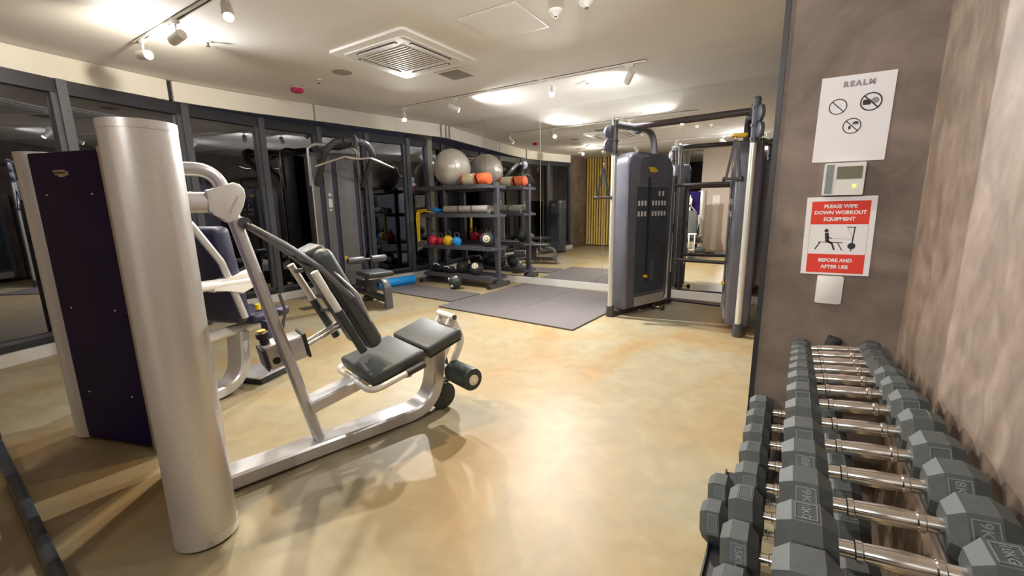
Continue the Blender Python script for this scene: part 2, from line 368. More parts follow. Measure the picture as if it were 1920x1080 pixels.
sprinkler(-4.57, 3.15, 'small sprinkler head between the round speaker and red alarm')
sprinkler(-2.12, 4.95, 'small sprinkler head just behind the glaring spotlight')
for (x, y, lb) in ((-1.6, 3.13, 'white domed smoke detector near the ceiling hatch'), (-1.35, 3.12, 'white domed detector next to the hatch detector')):
    t = thing('smoke_detector', lb, 'smoke detector', (x, y, CEIL))
    MB().lathe([(0, -.045), (.02, -.045), (.03, -.03), (.045, -.022), (.055, -.01), (.055, 0), (0, 0)], 24).build('housing', 'ceiling_kit', t)
    MB().lathe([(0, -.052), (.012, -.052), (.014, -.0455), (0, -.0455)], 12).build('sensor', 'badge_dark', t)
t = thing('alarm_beacon', 'red fire alarm beacon on the ceiling by the windows', 'alarm', (-5.06, 3.19, CEIL))
MB().prism(rrect(-.055, .055, -.055, .055, .02), -.055, -.012, b=.008).build('beacon', 'alarm_red', t)
MB().box(-.045, .045, -.045, .045, -.0118, 0).build('base', 'ceiling_kit', t, smooth=0)
t = thing('access_hatch', 'flush square access hatch in the ceiling', 'hatch', (-2.04, 3.1, CEIL))
MB().box(-.265, .265, -.265, .265, -.003, 0).build('hatch_frame', 'ceiling_kit', t, smooth=0)
MB().box(-.25, .25, -.25, .25, -.0045, -.0031).build('hatch_door', 'ceiling', t, smooth=0)

# ================================================================== SIGNS ON THE CORNER WALL
YS = YC-.001
SC = YC/2.2
def wallpt(x, z): return (x*SC, z*SC+1.28*(1-SC))
def on_wall(name, label, cat, x, z): return thing(name, label, cat, (x, YS, z))
def flat(poly, d0, d1, m, parent, name):   # poly in wall plane (x right, z up), slab from depth d0 to d1 out of the wall
    return MB().prism(poly, d0, d1, M=FRONT).build(name, m, parent, smooth=0)
def ring(cx, cz, r, wd, n=28):
    b = MB(); vs = []; fs = []
    for i in range(n):
        a = 2*math.pi*i/n
        for rr in (r-wd, r): 
            for d in (.0011, .0016): vs.append((cx+rr*math.cos(a), -d, cz+rr*math.sin(a)))
    for i in range(n):
        a, c = i*4, ((i+1) % n)*4
        fs += [(a+1, a+3, c+3, c+1), (a+2, a, c, c+2), (a+3, a+2, c+2, c+3), (a, a+1, c+1, c)]
    return b.add(vs, fs)
def no_sign(t, cx, cz, r, wd):
    b = ring(cx, cz, r, wd)
    dx = r*.72; k = wd*.7
    b.prism([(cx-dx-k*.5, cz+dx-k*.5), (cx+dx-k*.5, cz-dx-k*.5), (cx+dx+k*.5, cz-dx+k*.5), (cx-dx+k*.5, cz+dx+k*.5)], .0011, .0017, M=FRONT)
    return b.build('prohibition_ring', 'print_black', t, smooth=0)
x, z = wallpt(.171, 1.594)
t = on_wall('rules_notice', 'white paper notice with three prohibition symbols taped to the plaster', 'sign', x, z); t.rotation_euler = (0, R(.6), 0)
flat([(-.105, -.148), (.105, -.148), (.105, .148), (-.105, .148)], .0, .001, 'paper', t, 'sheet')
text('REALM', .024, 'print_grey', t, T(.005, -.0012, .118) @ Rot(90, 'X'), off=.0016, space=1.35, sx=1.0)
for cx, cz, r in ((-.048, .045, .027), (.045, .052, .031), (.0, -.025, .027)):
    flat([(cx-r*1.2, cz-r*1.2), (cx+r*1.2, cz-r*1.2), (cx+r*1.2, cz+r*1.2), (cx-r*1.2, cz+r*1.2)], .00101, .00105, 'paper', t, 'icon_card')
    no_sign(t, cx, cz, r, .0042 if cx > .03 else .003)
flat(rrect(.022, .045, .042, .060, .004), .00106, .00115, 'print_black', t, 'camera_icon')
flat(arc(.056, .055, .011, 0, 360, 14)[:-1], .00106, .00113, 'print_grey', t, 'camera_icon')
for k in range(3): flat([(-.058+k*.008, .040), (-.055+k*.008, .040), (-.053+k*.008, .054), (-.056+k*.008, .054)], .00106, .00112, 'print_pale', t, 'flame_icon')
flat([(-.009, -.037), (-.003, -.037), (-.002, -.025), (-.010, -.025)], .00106, .00115, 'print_black', t, 'cup_icon')
flat(arc(.010, -.019, .0095, 0, 180, 8), .00106, .00115, 'print_black', t, 'burger_icon')
flat([(.001, -.0225), (.019, -.0225), (.019, -.0205), (.001, -.0205)], .00106, .00115, 'print_grey', t, 'burger_icon')
x, z = wallpt(.165, 1.365)
t = on_wall('thermostat', 'white wall thermostat with display and grey side strip under the notice', 'thermostat', x, z)
flat(rrect(-.06, .06, -.058, .058, .004), .0, .020, 'white', t, 'body')
flat([(-.054, -.052), (-.032, -.052), (-.032, .052), (-.054, .052)], .0201, .0215, 'grey_plastic', t, 'side_strip')
flat(rrect(-.022, .052, .0, .044, .002), .0201, .0212, 'lcd', t, 'display')
flat(arc(.033, -.026, .0055, 0, 360, 12)[:-1], .0201, .0215, 'led_green', t, 'status_light')
x, z = wallpt(.170, 1.1375)
t = on_wall('cleaning_sign', 'white sheet with red bands asking users to wipe down equipment', 'sign', x, z); t.rotation_euler = (0, R(-.8), 0)
flat([(-.105, -.147), (.105, -.147), (.105, .147), (-.105, .147)], .0, .001, 'paper', t, 'sheet')
flat([(-.088, .045), (.088, .045), (.088, .131), (-.088, .131)], .00101, .0013, 'print_red', t, 'red_band')
flat([(-.088, -.140), (.088, -.140), (.088, -.068), (-.088, -.068)], .00101, .0013, 'print_red', t, 'red_band')
flat([(-.0885, -.0675), (-.0875, -.0675), (-.0875, .0445), (-.0885, .0445)], .00101, .0012, 'print_grey', t, 'border_line')
flat([(.0875, -.0675), (.0885, -.0675), (.0885, .0445), (.0875, .0445)], .00101, .0012, 'print_grey', t, 'border_line')
for s_t, zz in (('PLEASE WIPE', .111), ('DOWN WORKOUT', .088), ('EQUIPMENT', .064), ('BEFORE AND', -.092), ('AFTER USE', -.117)):
    text(s_t, .0180, 'paper', t, T(0, -.0015, zz) @ Rot(90, 'X'), off=.0007, sx=.97)
def stroke(p, q, wd, name='rower_icon', m='print_black'):
    p, q = Vector(p), Vector(q); d = (q-p).normalized(); n_ = Vector((-d.y, d.x))*wd/2
    flat([tuple(p-n_), tuple(q-n_), tuple(q+n_), tuple(p+n_)], .00101, .0013, m, t, name)
flat(arc(-.035, .021, .0066, 0, 360, 14)[:-1], .00101, .0013, 'print_black', t, 'rower_icon')
stroke((-.0335, .013), (-.030, -.020), .012); stroke((-.031, -.004), (-.015, -.0085), .0035); stroke((-.030, -.018), (-.016, -.026), .008); stroke((-.016, -.024), (-.006, -.052), .006)
stroke((-.058, -.022), (.018, -.024), .0028); stroke((-.052, -.023), (-.066, -.050), .004); stroke((.002, -.024), (.018, -.053), .003)
stroke((-.016, -.009), (.045, -.010), .0010, m='print_grey')
stroke((.026, .034), (.053, .034), .003); stroke((.0495, .034), (.046, -.026), .004); stroke((.029, .033), (.046, -.006), .0009)
flat(arc(.045, -.036, .012, 0, 360, 18)[:-1], .00101, .0013, 'print_black', t, 'weight_icon'); stroke((.044, -.048), (.044, -.056), .003)
x, z = wallpt(.164, .9145)
t = on_wall('wall_switch', 'blank white rounded switch plate below the red cleaning sign', 'switch', x, z)
MB().prism(rrect(-.041, .041, -.054, .054, .006), 0, .010, M=FRONT, b=.003).build('plate', 'white', t)
flat(rrect(-.010, .010, -.005, .003, .002), .0101, .0106, 'print_pale', t, 'emblem')

# ================================================================== WEIGHT TOWER SHARED BY THE TWO SILVER MACHINES
def badge(parent, M, mt='badge_pale', s=1.0, name='badge'):
    poly = [(-.045, .014), (.028, .014), (.032, .006), (.048, .006), (.044, -.010), (.026, -.010), (.020, -.016), (-.012, -.016), (-.018, -.007), (-.034, -.007)]
    o = MB().prism([(x*s, y*s) for x, y in poly], 0, .002, M=M).build(name, mt, parent, smooth=0)
    MB().box(-.036*s, .034*s, -.002*s, .006*s, .0021, .0026, M=M).build('badge_print', 'badge_dark' if mt == 'badge_pale' else 'badge_dark', o, smooth=0)
    return o
def tower(t, H, yc=-.141, hw=.297, rx=.098, ry=.105):
    for s in (-1, 1):
        el = [(s*hw+rx*math.cos(2*math.pi*i/40), yc+ry*math.sin(2*math.pi*i/40)) for i in range(40)]
        sh = MB().prism(el, .055, H-.028).build('end_shell', 'silver', t)
        e2 = [(s*hw+(x-s*hw)*1.012, yc+(y-yc)*1.012) for x, y in el]
        MB().prism(e2, H-.0275, H, b=.012, seg=3).build('shell_cap', 'silver', sh)
        MB().prism(e2, .012, .0545, b=.004, seg=1).build('base_ring', 'silver', sh)
        MB().prism([(s*hw+(x-s*hw)*.93, yc+(y-yc)*.93) for x, y in el], 0, .0118).build('foot_pad', 'black', sh)
        MB().cyl((s*(hw+rx)*1.0, yc, .032), (s*(hw+rx+.004), yc, .032), .006, n=10).build('screw', 'chrome', sh)
    for y0, nm in ((yc-.088, 'back_panel'), (yc+.076, 'front_panel')):
        pn = MB().box(-.262, .262, y0, y0+.012, .015, H-.012, b=.003, seg=1).build(nm, 'indigo_panel', t, smooth=0)
        if nm == 'back_panel':
            badge(pn, T(-.03, y0-.0005, H-.115) @ Rot(90, 'X'), s=1.15)
            for z in (.30, .78, 1.37):
                for x in (-.16, .16): MB().sphere((x, y0, z), .006, 8).build('rivet', 'chrome', pn)
    MB().box(-.27, .27, yc-.07, yc+.07, H-.03, H-.013).build('top_plate', 'gunmetal', t, smooth=0)
    MB().box(-.012, .012, yc+.089, yc+.099, .2, H-.1).build('guide_rail', 'silver_frame', t, smooth=0)
# ------------------------------------------------------------------ leg machine in front
t = thing('leg_machine', 'silver seated leg machine with grey pads and weight tower in the foreground', 'gym machine', (-2.10, .80, 0), R(-15.07))
tower(t, 1.57)
MB().tube([(0, -.06, .05), (0, 1.085, .05), (0, 1.135, .44)], 0, fillet=.26, rect=(.14, .076), upv=(0, 0, 1), k=12).build('base_beam', 'silver_frame', t, smooth=25)
MB().box(-.045, .045, -.05, .86, 0, .0135).build('floor_strip', 'black', t, smooth=0)
MB().tube([(0, -.06, 1.45), (0, .10, 1.45), (0, .395, .085)], .028, n=16, fillet=.26, k=12).build('arched_strut', 'silver_frame', t)
a = MB().cyl((0, -.06, 1.315), (0, .055, 1.315), .043, n=20).build('lever_arm', 'white_arm', t)
MB().cyl((0, .055, 1.315), (0, .062, 1.315), .040, n=20).build('joint_ring', 'black', a)
bean = [(.12+(y-.12)*1.18, 1.312+(z-1.312)*1.18) for y, z in [(.062, 1.357), (.10, 1.362), (.125, 1.375), (.148, 1.385), (.168, 1.378), (.180, 1.36), (.182, 1.335), (.172, 1.30), (.155, 1.268), (.138, 1.248), (.118, 1.240), (.102, 1.248), (.092, 1.268), (.080, 1.277), (.062, 1.277)]]
YZ = Matrix(((0, 0, 1, 0), (1, 0, 0, 0), (0, 1, 0, 0), (0, 0, 0, 1)))   # drawing (y,z) extruded along x
MB().prism(bean, -.01, .046, M=YZ, b=.008).build('cam_cover', 'white_arm', a)
MB().box(.0455, .0475, .118, .126, 1.265, 1.345, M=T(0, .15, 1.31) @ Rot(-28, 'X') @ T(0, -.125, -1.312)).build('cam_slot', 'silver_frame', a, smooth=0)
j = MB().cyl((-.03, .178, 1.225), (.035, .178, 1.225), .026, n=16).sphere((.04, .185, 1.215), .012, 10).build('pivot', 'gunmetal', t)
# back rest on its swinging frame
for s in (-1, 1):
    MB().tube([(s*.02, .19, 1.215), (s*.09, .31, 1.125), (s*.14, .44, 1.01), (s*.145, .58, .84)], .0145, n=12, fillet=.12).build('swing_tube', 'gunmetal_light', t)
    MB().tube([(s*.145, .50, .985), (s*.178, .60, .86), (s*.148, .665, .70)], .005, n=8, fillet=.1).build('swing_cable', 'silver_frame', t)
sl = math.degrees(math.atan2(-.53, .25))
MBk = T(0, .545, .80) @ Matrix.Rotation(math.atan2(.245, .53), 4, 'X')     # local z up along the pad, leaning back
bk = MB().box(-.15, .15, -.01, .085, -.29, .30, b=.042, seg=4, M=MBk).build('backrest', 'pad', t)
MB().box(-.11, .11, -.026, -.011, -.26, .24, b=.005, M=MBk).build('back_plate', 'black', bk)
MB().box(-.09, .09, -.028, .075, .25, .315, b=.02, seg=3, M=MBk).build('head_cushion', 'pad_side', bk)
for s in (-1, 1):
    g = MB().tube([MBk @ Vector((s*.185, -.05, .24)), MBk @ Vector((s*.185, -.05, -.10))], .018, n=14).build('side_handle', 'white_arm', t)
    MB().tube([MBk @ Vector((s*.185, -.05, .02)), MBk @ Vector((s*.185, -.05, -.235))], .0215, n=14).build('grip', 'pad_side', g)
    for hz in (.20, -.05): MB().tube([MBk @ Vector((s*.185, -.05, hz)), MBk @ Vector((s*.10, -.02, hz))], .012, n=10).build('handle_mount', 'gunmetal', g)
    MB().cyl((-.10+s*.03, .40, .575), (-.10+s*.03, .64, .675), .011, n=12).build('slide_rod', 'chrome', t)
bxm = T(-.10, .305, .577) @ Rot(9, 'X')
bx = MB().box(-.065, .065, -.095, .085, -.062, .062, b=.012, seg=3, M=bxm).build('adjuster_box', 'silver_frame', t)
MB().box(-.069, .069, .0855, .10, -.067, .067, b=.006, M=bxm).build('end_cap', 'black', bx)
MB().box(-.069, .069, -.11, -.0955, -.06, .05, b=.006, M=bxm).build('end_cap', 'black', bx)
k_ = MB().lathe([(0, 0), (.022, 0), (.022, .03), (.03, .034), (.03, .06), (.02, .064), (0, .064)], 16, bxm @ T(0, -.075, .062)).build('knob', 'black', bx)
MB().lathe([(0, .0642), (.021, .0642), (.019, .072), (0, .072)], 14, bxm @ T(0, -.075, .062)).build('knob_top', 'yellow', bx)
MB().cyl(bxm @ Vector((.064, -.06, -.02)), bxm @ Vector((.068, -.06, -.02)), .018).build('emblem', 'print_black', bx)
# seat
def pad(y0, z0, y1, z1, hw, th, name, mt='pad', b=.028):
    L = math.hypot(y1-y0, z1-z0); M = T(0, y0, z0) @ Matrix.Rotation(math.atan2(z1-z0, y1-y0), 4, 'X')
    o = MB().box(-hw, hw, 0, L, -th, 0, b=b, seg=3, M=M).build(name, mt, t)
    MB().box(-hw*.93, hw*.93, .01, L-.01, -th-.014, -th-.0005, b=.004, seg=1, M=M).build('pad_base', 'pad_side', o, smooth=0)
pad(.61, .430, .935, .500, .212, .065, 'seat_pad', b=.02); pad(.945, .503, 1.185, .572, .212, .065, 'thigh_pad', b=.02)
MB().tube([(.238, .90, .425), (.238, .60, .358), (-.238, .60, .358), (-.238, .90, .425)], .017, n=14, fillet=.07).build('seat_rail', 'white_arm', t)
for s in (-1, 1): MB().tube([(s*.238, .91, .427), (s*.238, .80, .403)], .0205, n=14).build('rail_grip', 'dark_tube', t)
MB().box(-.225, .225, .80, .84, .37, .395, b=.004).build('seat_bracket', 'silver_frame', t, smooth=0)
MB().tube([(0, .36, .285), (0, .80, .38), (0, 1.12, .43)], 0, fillet=.1, rect=(.12, .066)).build('seat_beam', 'silver_frame', t, smooth=25)
# roller arm and counterweight
MB().cyl((-.09, 1.225, .605), (.085, 1.225, .605), .021, n=18).build('hinge', 'white_arm', t)
MB().cyl((.0852, 1.225, .605), (.089, 1.225, .605), .015, n=16).build('hinge_cap', 'gunmetal', t)
for x in (-.07, .05):
    MB().tube([(x, 1.225, .60), (x, 1.30, .44), (x, 1.205, .265)], 0, fillet=.10, rect=(.045, .02), upv=(1, 0, 0)).build('roller_link', 'white_arm', t, smooth=50)
    MB().tube([(x, 1.225, .60), (x, 1.15, .47)], 0, rect=(.035, .02), upv=(1, 0, 0)).build('hinge_link', 'white_arm', t, smooth=50)
MB().cyl((-.30, 1.205, .262), (.30, 1.205, .262), .016, n=14).build('roller_axle', 'white_arm', t)
for s in (-1, 1):
    rl = MB().cyl((s*.075, 1.205, .262), (s*.29, 1.205, .262), .069, n=28, b=.010).build('padded_roller', 'pad_side', t)
    MB().cyl((s*.2905, 1.205, .262), (s*.296, 1.205, .262), .032, n=22).build('end_disc', 'cream', rl)
    MB().cyl((s*.2965, 1.205, .262), (s*.303, 1.205, .262), .010, n=12).build('end_bolt', 'chrome', rl)
MB().cyl((-.04, 1.155, .092), (.04, 1.155, .092), .088, n=30, b=.010).build('cushion_wheel', 'pad_side', t)
MB().box(-.028, .028, 1.13, 1.215, .172, .19, b=.004, M=T(0, 0, 0)).build('wheel_guard', 'black', t, smooth=0)
# ------------------------------------------------------------------ second silver machine behind it
t = thing('press_machine', 'silver machine with dark indigo back panel and navy upholstery behind the leg machine', 'gym machine', (-3.12, .86, 0), R(18.1))
tower(t, 1.59)
MB().tube([(0, -.06, .05), (0, .56, .05), (0, .60, .42)], 0, fillet=.26, rect=(.14, .076), k=12).build('base_beam', 'silver_frame', t, smooth=25)
MB().box(-.045, .045, -.05, .42, 0, .0135).build('floor_strip', 'black', t, smooth=0)
MB().box(-.13, .13, .62, .93, .0, .05, b=.012, M=T(0, 0, 0)).build('foot_plate', 'black', t)
MB().box(-.135, .135, .60, .93, .0505, .062, b=.004).build('plate_edge', 'silver_frame', t, smooth=0)
s2 = MB().tube([(0, -.06, .44), (0, .92, .43)], .038, n=18).sphere((0, .92, .43), .038, 18).build('seat_beam', 'white_arm', t)
for x in (-.17, .17):
    MB().tube([(x, -.05, .83), (x, .60, .80)], .034, n=16).build('lever_arm', 'white_arm', t)
    MB().prism([(.30, .84), (.45, .84), (.60, .875), (.66, .86), (.665, .80), (.62, .755), (.50, .72), (.42, .765), (.30, .77)], x-.03, x+.03, M=YZ, b=.01).build('cam_cover', 'white_arm', t)
    MB().tube([(x, .05, 1.30), (x, .22, 1.22), (x, .40, .95), (x, .52, .55)], .022, n=12, fillet=.15).build('arm_tube', 'silver_frame', t)
MB().box(-.16, .16, .44, .56, .50, 1.18, b=.045, seg=4, M=T(0, .5, .85) @ Rot(8, 'X') @ T(0, -.5, -.85)).build('backrest', 'navy_pad', t)
MB().box(-.10, .10, .22, .30, .80, 1.27, b=.03, seg=3, M=T(0, .25, 1.0) @ Rot(10, 'X') @ T(0, -.25, -1.0)).build('chest_pad', 'navy_pad', t)
MB().box(-.19, .19, .58, .92, .475, .55, b=.03, seg=3).build('seat_pad', 'navy_pad', t)
MB().prism([(.62, .50), (.66, .30), (.64, .18), (.70, .13), (.77, .16), (.76, .30), (.74, .50)], .18, .23, M=YZ, b=.012).build('leg_pad', 'navy_pad', t)
MB().tube([(.21, .80, .66), (.21, .84, .52), (.21, .78, .36)], 0, rect=(.03, .004), upv=(1, 0, 0)).build('belt', 'black', t)
MB().cyl((.10, .70, .56), (.10, .70, .60), .02, n=12).build('knob', 'yellow', t)
# ------------------------------------------------------------------ dark machine by the first window, seen in the mirrors
t = thing('dark_machine', 'charcoal machine tower with yellow badge beside the plaster wall, seen in the mirror', 'gym machine', (-5.38, 1.42, 0), R(10))
MB().prism(rrect(-.20, .20, -.16, .16, .07), .03, 1.41, b=.05, seg=3).build('tower_body', 'housing_dark', t)
MB().prism(rrect(-.205, .205, -.165, .165, .06), 0, .0295).build('tower_base', 'black', t)
MB().prism(rrect(-.12, .12, 1.06, 1.36, .03), .161, .166, M=Matrix(((-1, 0, 0, 0), (0, 0, 1, 0), (0, 1, 0, 0), (0, 0, 0, 1)))).build('instruction_plate', 'housing', t)
badge(t, T(0, .1662, 1.29) @ Rot(180, 'Z') @ Rot(90, 'X'), 'badge_yellow', 1.3)
MB().tube([(0, .15, .05), (0, .80, .05), (0, .84, .36)], 0, fillet=.18, rect=(.09, .06)).build('base_beam', 'gunmetal', t, smooth=50)
MB().box(-.19, .19, .55, .95, .40, .47, b=.03, seg=3).build('seat_pad', 'pad', t)
MB().box(-.03, .03, .70, .78, .30, .3995).build('seat_post', 'gunmetal', t, smooth=0)

# ================================================================== LAT PULL-DOWN BY THE WINDOWS
t = thing('lat_machine', 'dark grey lat pull-down machine with chrome bar against the windows', 'gym machine', (-5.5, 4.02, 0), R(-106.0))
MB().box(-.30, .40, -.34, -.06, .02, 2.06, b=.02).build('tower_body', 'gunmetal', t)
for x0, x1, m_ in ((.305, .40, 'gunmetal_light'), (.12, .235, 'gunmetal_light'), (-.20, .045, 'gunmetal_light')):
    MB().box(x0, x1, -.0595, -.045, .03, 2.0, b=.005, M=None).build('front_panel', m_, t)
for x0, x1 in ((.238, .30), (.05, .115), (-.25, -.205)):
    MB().box(x0, x1, -.0595, -.056, .06, 1.96).build('cable_slot', 'navy_pad', t, smooth=0)
for x in (.402, .232, .048, -.262): MB().box(x-.008, x+.008, -.0595, -.040, .03, 2.0, b=.003, seg=1).build('edge_strip', 'silver_frame' if x > .3 else 'gunmetal_light', t, smooth=0)
o = MB().box(.15, .20, -.0446, -.0436, 1.30, 1.42).build('instruction_label', 'white', t, smooth=0)
MB().box(.155, .195, -.0446, -.0436, 1.46, 1.50).build('instruction_label', 'print_pale', t, smooth=0)
MB().box(.165, .195, -.0446, -.0436, 1.25, 1.28).build('instruction_label', 'white', t, smooth=0)
MB().tube([(.33, -.06, 1.62), (.33, .38, 2.03), (.20, .47, 2.16), (-.20, .47, 2.16), (-.33, .38, 2.03), (-.33, -.06, 1.62)], .043, n=16, fillet=.13).build('yoke', 'gunmetal', t)
MB().box(-.13, .13, -.30, .55, 2.13, 2.20, b=.02).build('top_beam', 'gunmetal', t)
MB().tube([(.40, -.10, 1.60), (.40, -.10, 2.12), (.30, -.10, 2.17), (-.22, -.10, 2.17), (-.29, -.10, 2.10), (-.29, -.10, 1.6)], .022, n=12, fillet=.06).build('top_frame', 'silver_frame', t)
for y in (.56,): 
    pl = MB().cyl((-.018, y, 2.15), (.018, y, 2.15), .085, n=26, b=.006).build('pulley', 'pulley', t)
    MB().cyl((-.022, y, 2.15), (.022, y, 2.15), .02, n=14).build('pulley_hub', 'chrome', pl)
MB().box(-.03, .03, .47, .56, 2.10, 2.19, b=.006).build('pulley_fork', 'gunmetal', t)
MB().cyl((0, .645, 2.15), (0, .645, 1.96), .004, n=8).build('cable', 'black', t)
MB().tube([(.016, .645, 1.985), (.016, .645, 1.93), (-.016, .645, 1.93), (-.016, .645, 1.985)], .005, n=8, fillet=.012, closed=True).build('snap_hook', 'chrome', t)
MB().tube([(.56, .645, 1.80), (.17, .645, 1.945), (.03, .645, 1.925), (-.03, .645, 1.925), (-.17, .645, 1.945), (-.50, .645, 1.83)], .0135, n=12, fillet=.10).build('pull_bar', 'chrome', t)
MB().tube([(0, -.06, .11), (0, 1.24, .11)], 0, rect=(.085, .07)).build('base_beam', 'gunmetal', t, smooth=50)
MB().box(-.06, .06, .58, .66, 0, .0745, b=.006).build('mid_foot', 'black', t)
MB().tube([(0, .98, .36), (0, 1.25, .34), (0, 1.27, .0)], 0, fillet=.18, rect=(.10, .055), k=10).build('front_leg', 'gunmetal_light', t, smooth=50)
MB().box(-.05, .05, .70, .82, .146, .385, b=.008).build('seat_post', 'gunmetal', t)
sp = MB().box(-.18, .18, .68, 1.12, .386, .455, b=.028, seg=3).build('seat_pad', 'pad', t)
MB().box(-.17, .17, 1.06, 1.10, .37, .3855).build('seat_edge', 'silver_frame', sp, smooth=0)
MB().tube([(0, .62, .14), (0, .62, .585)], 0, rect=(.06, .05)).build('roller_post', 'gunmetal', t, smooth=50)
for s in (-1, 1):
    rl = MB().cyl((s*.05, .68, .59), (s*.27, .68, .59), .047, n=22, b=.012).build('thigh_roller', 'gunmetal_light', t)
    MB().cyl((s*.2705, .68, .59), (s*.275, .68, .59), .022, n=14).build('end_disc', 'black', rl)
MB().cyl((-.05, .68, .59), (.05, .68, .59), .016).cyl((0, .62, .58), (0, .68, .59), .02).build('roller_axle', 'gunmetal', t)
MB().cyl((.27, .64, .60), (.27, .64, .655), .016, n=12).build('knob', 'yellow', t)
MB().tube([(.05, .10, .16), (.05, .45, .20), (.05, .60, .16)], .02, n=10, fillet=.1).build('cable_cover', 'gunmetal', t)
MB().box(-.04, .05, .30, .55, .146, .30, b=.03, seg=3).build('pulley_housing', 'pad', t)

# ================================================================== CABLE MACHINE
t = thing('cable_machine', 'tall twin cable machine with two charcoal towers before the mirrors', 'gym machine', (-1.0, 4.60, 0), R(-5.9))
F0, B0, DEP = .67, .36, 1.13
def P(s, u, z, off=0):       # point on side s, u metres back along that side, off metres outward
    L = math.hypot(F0-B0, DEP); dx, dy = -(F0-B0)/L, DEP/L
    return Vector((s*(F0+dx*u + dy*off), dy*u - dx*off, z))
for s in (-1, 1):
    pc = MB().tube([P(s, 0, .10), P(s, 0, 1.80)], .030, n=20).build('steel_column', 'steel_post', t)
    MB().lathe([(0, 0), (.046, 0), (.048, .01), (.044, .125), (.036, .13), (0, .13)], 22, T(*P(s, 0, 0))).build('column_foot', 'gunmetal', pc)
    MB().tube([P(s, 0, 1.80), P(s, 0, 2.15)], .032, n=18).build('column_head', 'gunmetal_light' if s < 0 else 'pulley', pc)
    MB().lathe([(0, 0), (.036, 0), (.036, .02), (.028, .03), (.028, .04), (0, .04)], 18, T(*P(s, 0, 2.15))).build('column_cap', 'gunmetal_light' if s < 0 else 'pulley', pc)
    for k_z, dx in ((2.045, .030), (1.905, .035)):
        c = P(s, -.05, k_z, dx); M = T(*c) @ Matrix.Rotation(math.pi/2, 4, 'Y') @ Matrix.Rotation(R(25*s), 4, 'X')
        w_ = MB().lathe([(0, -.022), (.05, -.022), (.068, -.014), (.070, 0), (.068, .014), (.05, .022), (0, .022)], 26, T(*c) @ Matrix.Rotation(R(62 if s < 0 else -62), 4, 'Z') @ Rot(90, 'X')).build('swivel_pulley', 'pulley', t)
        MB().cyl(c, P(s, 0, k_z), .014).build('pulley_pin', 'chrome', w_)
    for z in (1.835, 1.95, 2.10): MB().lathe([(0, -.012), (.040, -.012), (.040, .012), (0, .012)], 20, T(*P(s, 0, z))).build('column_collar', 'gunmetal', pc)
    MB().tube([P(s, 0, 2.12), P(s, .66, 2.12), P(s, .72, 1.70)], .038, n=16, fillet=.20).build('top_arch', 'gunmetal_light' if s < 0 else 'dark_tube', t)
    MB().lathe([(0, -.02), (.035, -.012), (.04, 0), (.035, .03), (0, .03)], 16, T(*P(s, .38, 2.07))).build('arch_knob', 'pulley', t)
    # housing
    M = Matrix.Identity(4); dY = (P(s, 1, 0)-P(s, 0, 0)); dO = (P(s, 0, 0, 1)-P(s, 0, 0))
    M.col[0] = (*dY, 0); M.col[1] = (0, 0, 1, 0); M.col[2] = (*dO, 0); M.col[3] = (*P(s, 0, 0), 1)
    prof = [(.13, .07)] + [(.86, .07), (.93, .16)] + arc(.80, 1.70, .13, 0, 90, 6) + arc(.27, 1.70, .15, 90, 180, 6) + [(.11, .16)]
    hs = MB().prism(prof, -.11, .11, M=M, b=.035, seg=3).build('weight_housing', 'housing', t)
    MB().prism([(.27, .24), (.84, .24), (.84, 1.47), (.27, 1.47)], -.1135, -.1105, M=M).build('inner_window', 'housing_dark', hs, smooth=0)
    MB().prism([(.46, .36), (.50, .36), (.50, 1.58), (.46, 1.58)], -.1185, -.1140, M=M).build('cable_slot', 'navy_pad', hs, smooth=0)
    MB().prism([(.29, .09), (.85, .09), (.85, .20), (.29, .20)], -.1165, -.1105, M=M).build('kick_plate', 'silver', hs, smooth=0)
    MB().prism(rrect(.30, .74, 1.50, 1.80, .06), -.1150, -.1105, M=M).build('crown_plate', 'housing', hs, smooth=0)
    bg_ = MB().prism([(.46, 1.69), (.57, 1.69), (.58, 1.67), (.62, 1.67), (.61, 1.64), (.56, 1.635), (.50, 1.635), (.47, 1.66)], -.1175, -.1152, M=M).build('badge', 'badge_yellow', hs, smooth=0)
    for row, z in enumerate((1.26, 1.14, 1.37)):
        for k in range(8 if row < 2 else 2):
            u = (.29 + k*.058 + (.08 if k >= 3 else 0)) if row < 2 else .66+k*.07
            if .44 < u < .52 or u > .80: continue
            MB().prism([(u, z), (u+.034, z), (u+.034, z+.055), (u, z+.055)], -.1145, -.1136, M=M).build('pictogram', 'print_pale', hs, smooth=0)
    pn = MB().cyl(M @ Vector((.45, .44, -.1186)), M @ Vector((.45, .44, -.150)), .018, n=14).build('selector_pin', 'yellow', hs)
    MB().prism([(.57, .38), (.62, .38), (.62, .62), (.57, .62)], -.1175, -.1138, M=M).build('weight_scale', 'gunmetal_light', hs, smooth=0)
    MB().tube([P(s, 0, .035), P(s, 1.16, .035)], 0, rect=(.08, .05)).build('base_beam', 'dark_tube', t, smooth=50)
    MB().box(-.05, .05, -.03, .03, 0, .0098, M=T(*P(s, .5, 0))).build('base_foot', 'white_arm', t, smooth=0)
    MB().tube([P(s, 1.14, .0), P(s, 1.14, 1.62)], .026, n=14).build('rear_upright', 'dark_tube', t)
    # cable up to the pulley
    MB().cyl(P(s, -.10, 1.90, .06), P(s, -.10, 1.72, .06), .004, n=8).build('cable', 'black', t)
for z, r_ in ((.045, .024), (.57, .022), (1.50, .024)):
    MB().cyl(P(-1, 1.14, z), P(1, 1.14, z), r_, n=14).build('cross_bar', 'dark_tube', t)
MB().cyl(P(-1, .30, 2.125), P(1, .30, 2.125), .034, n=16).build('top_crossbar', 'dark_tube', t)
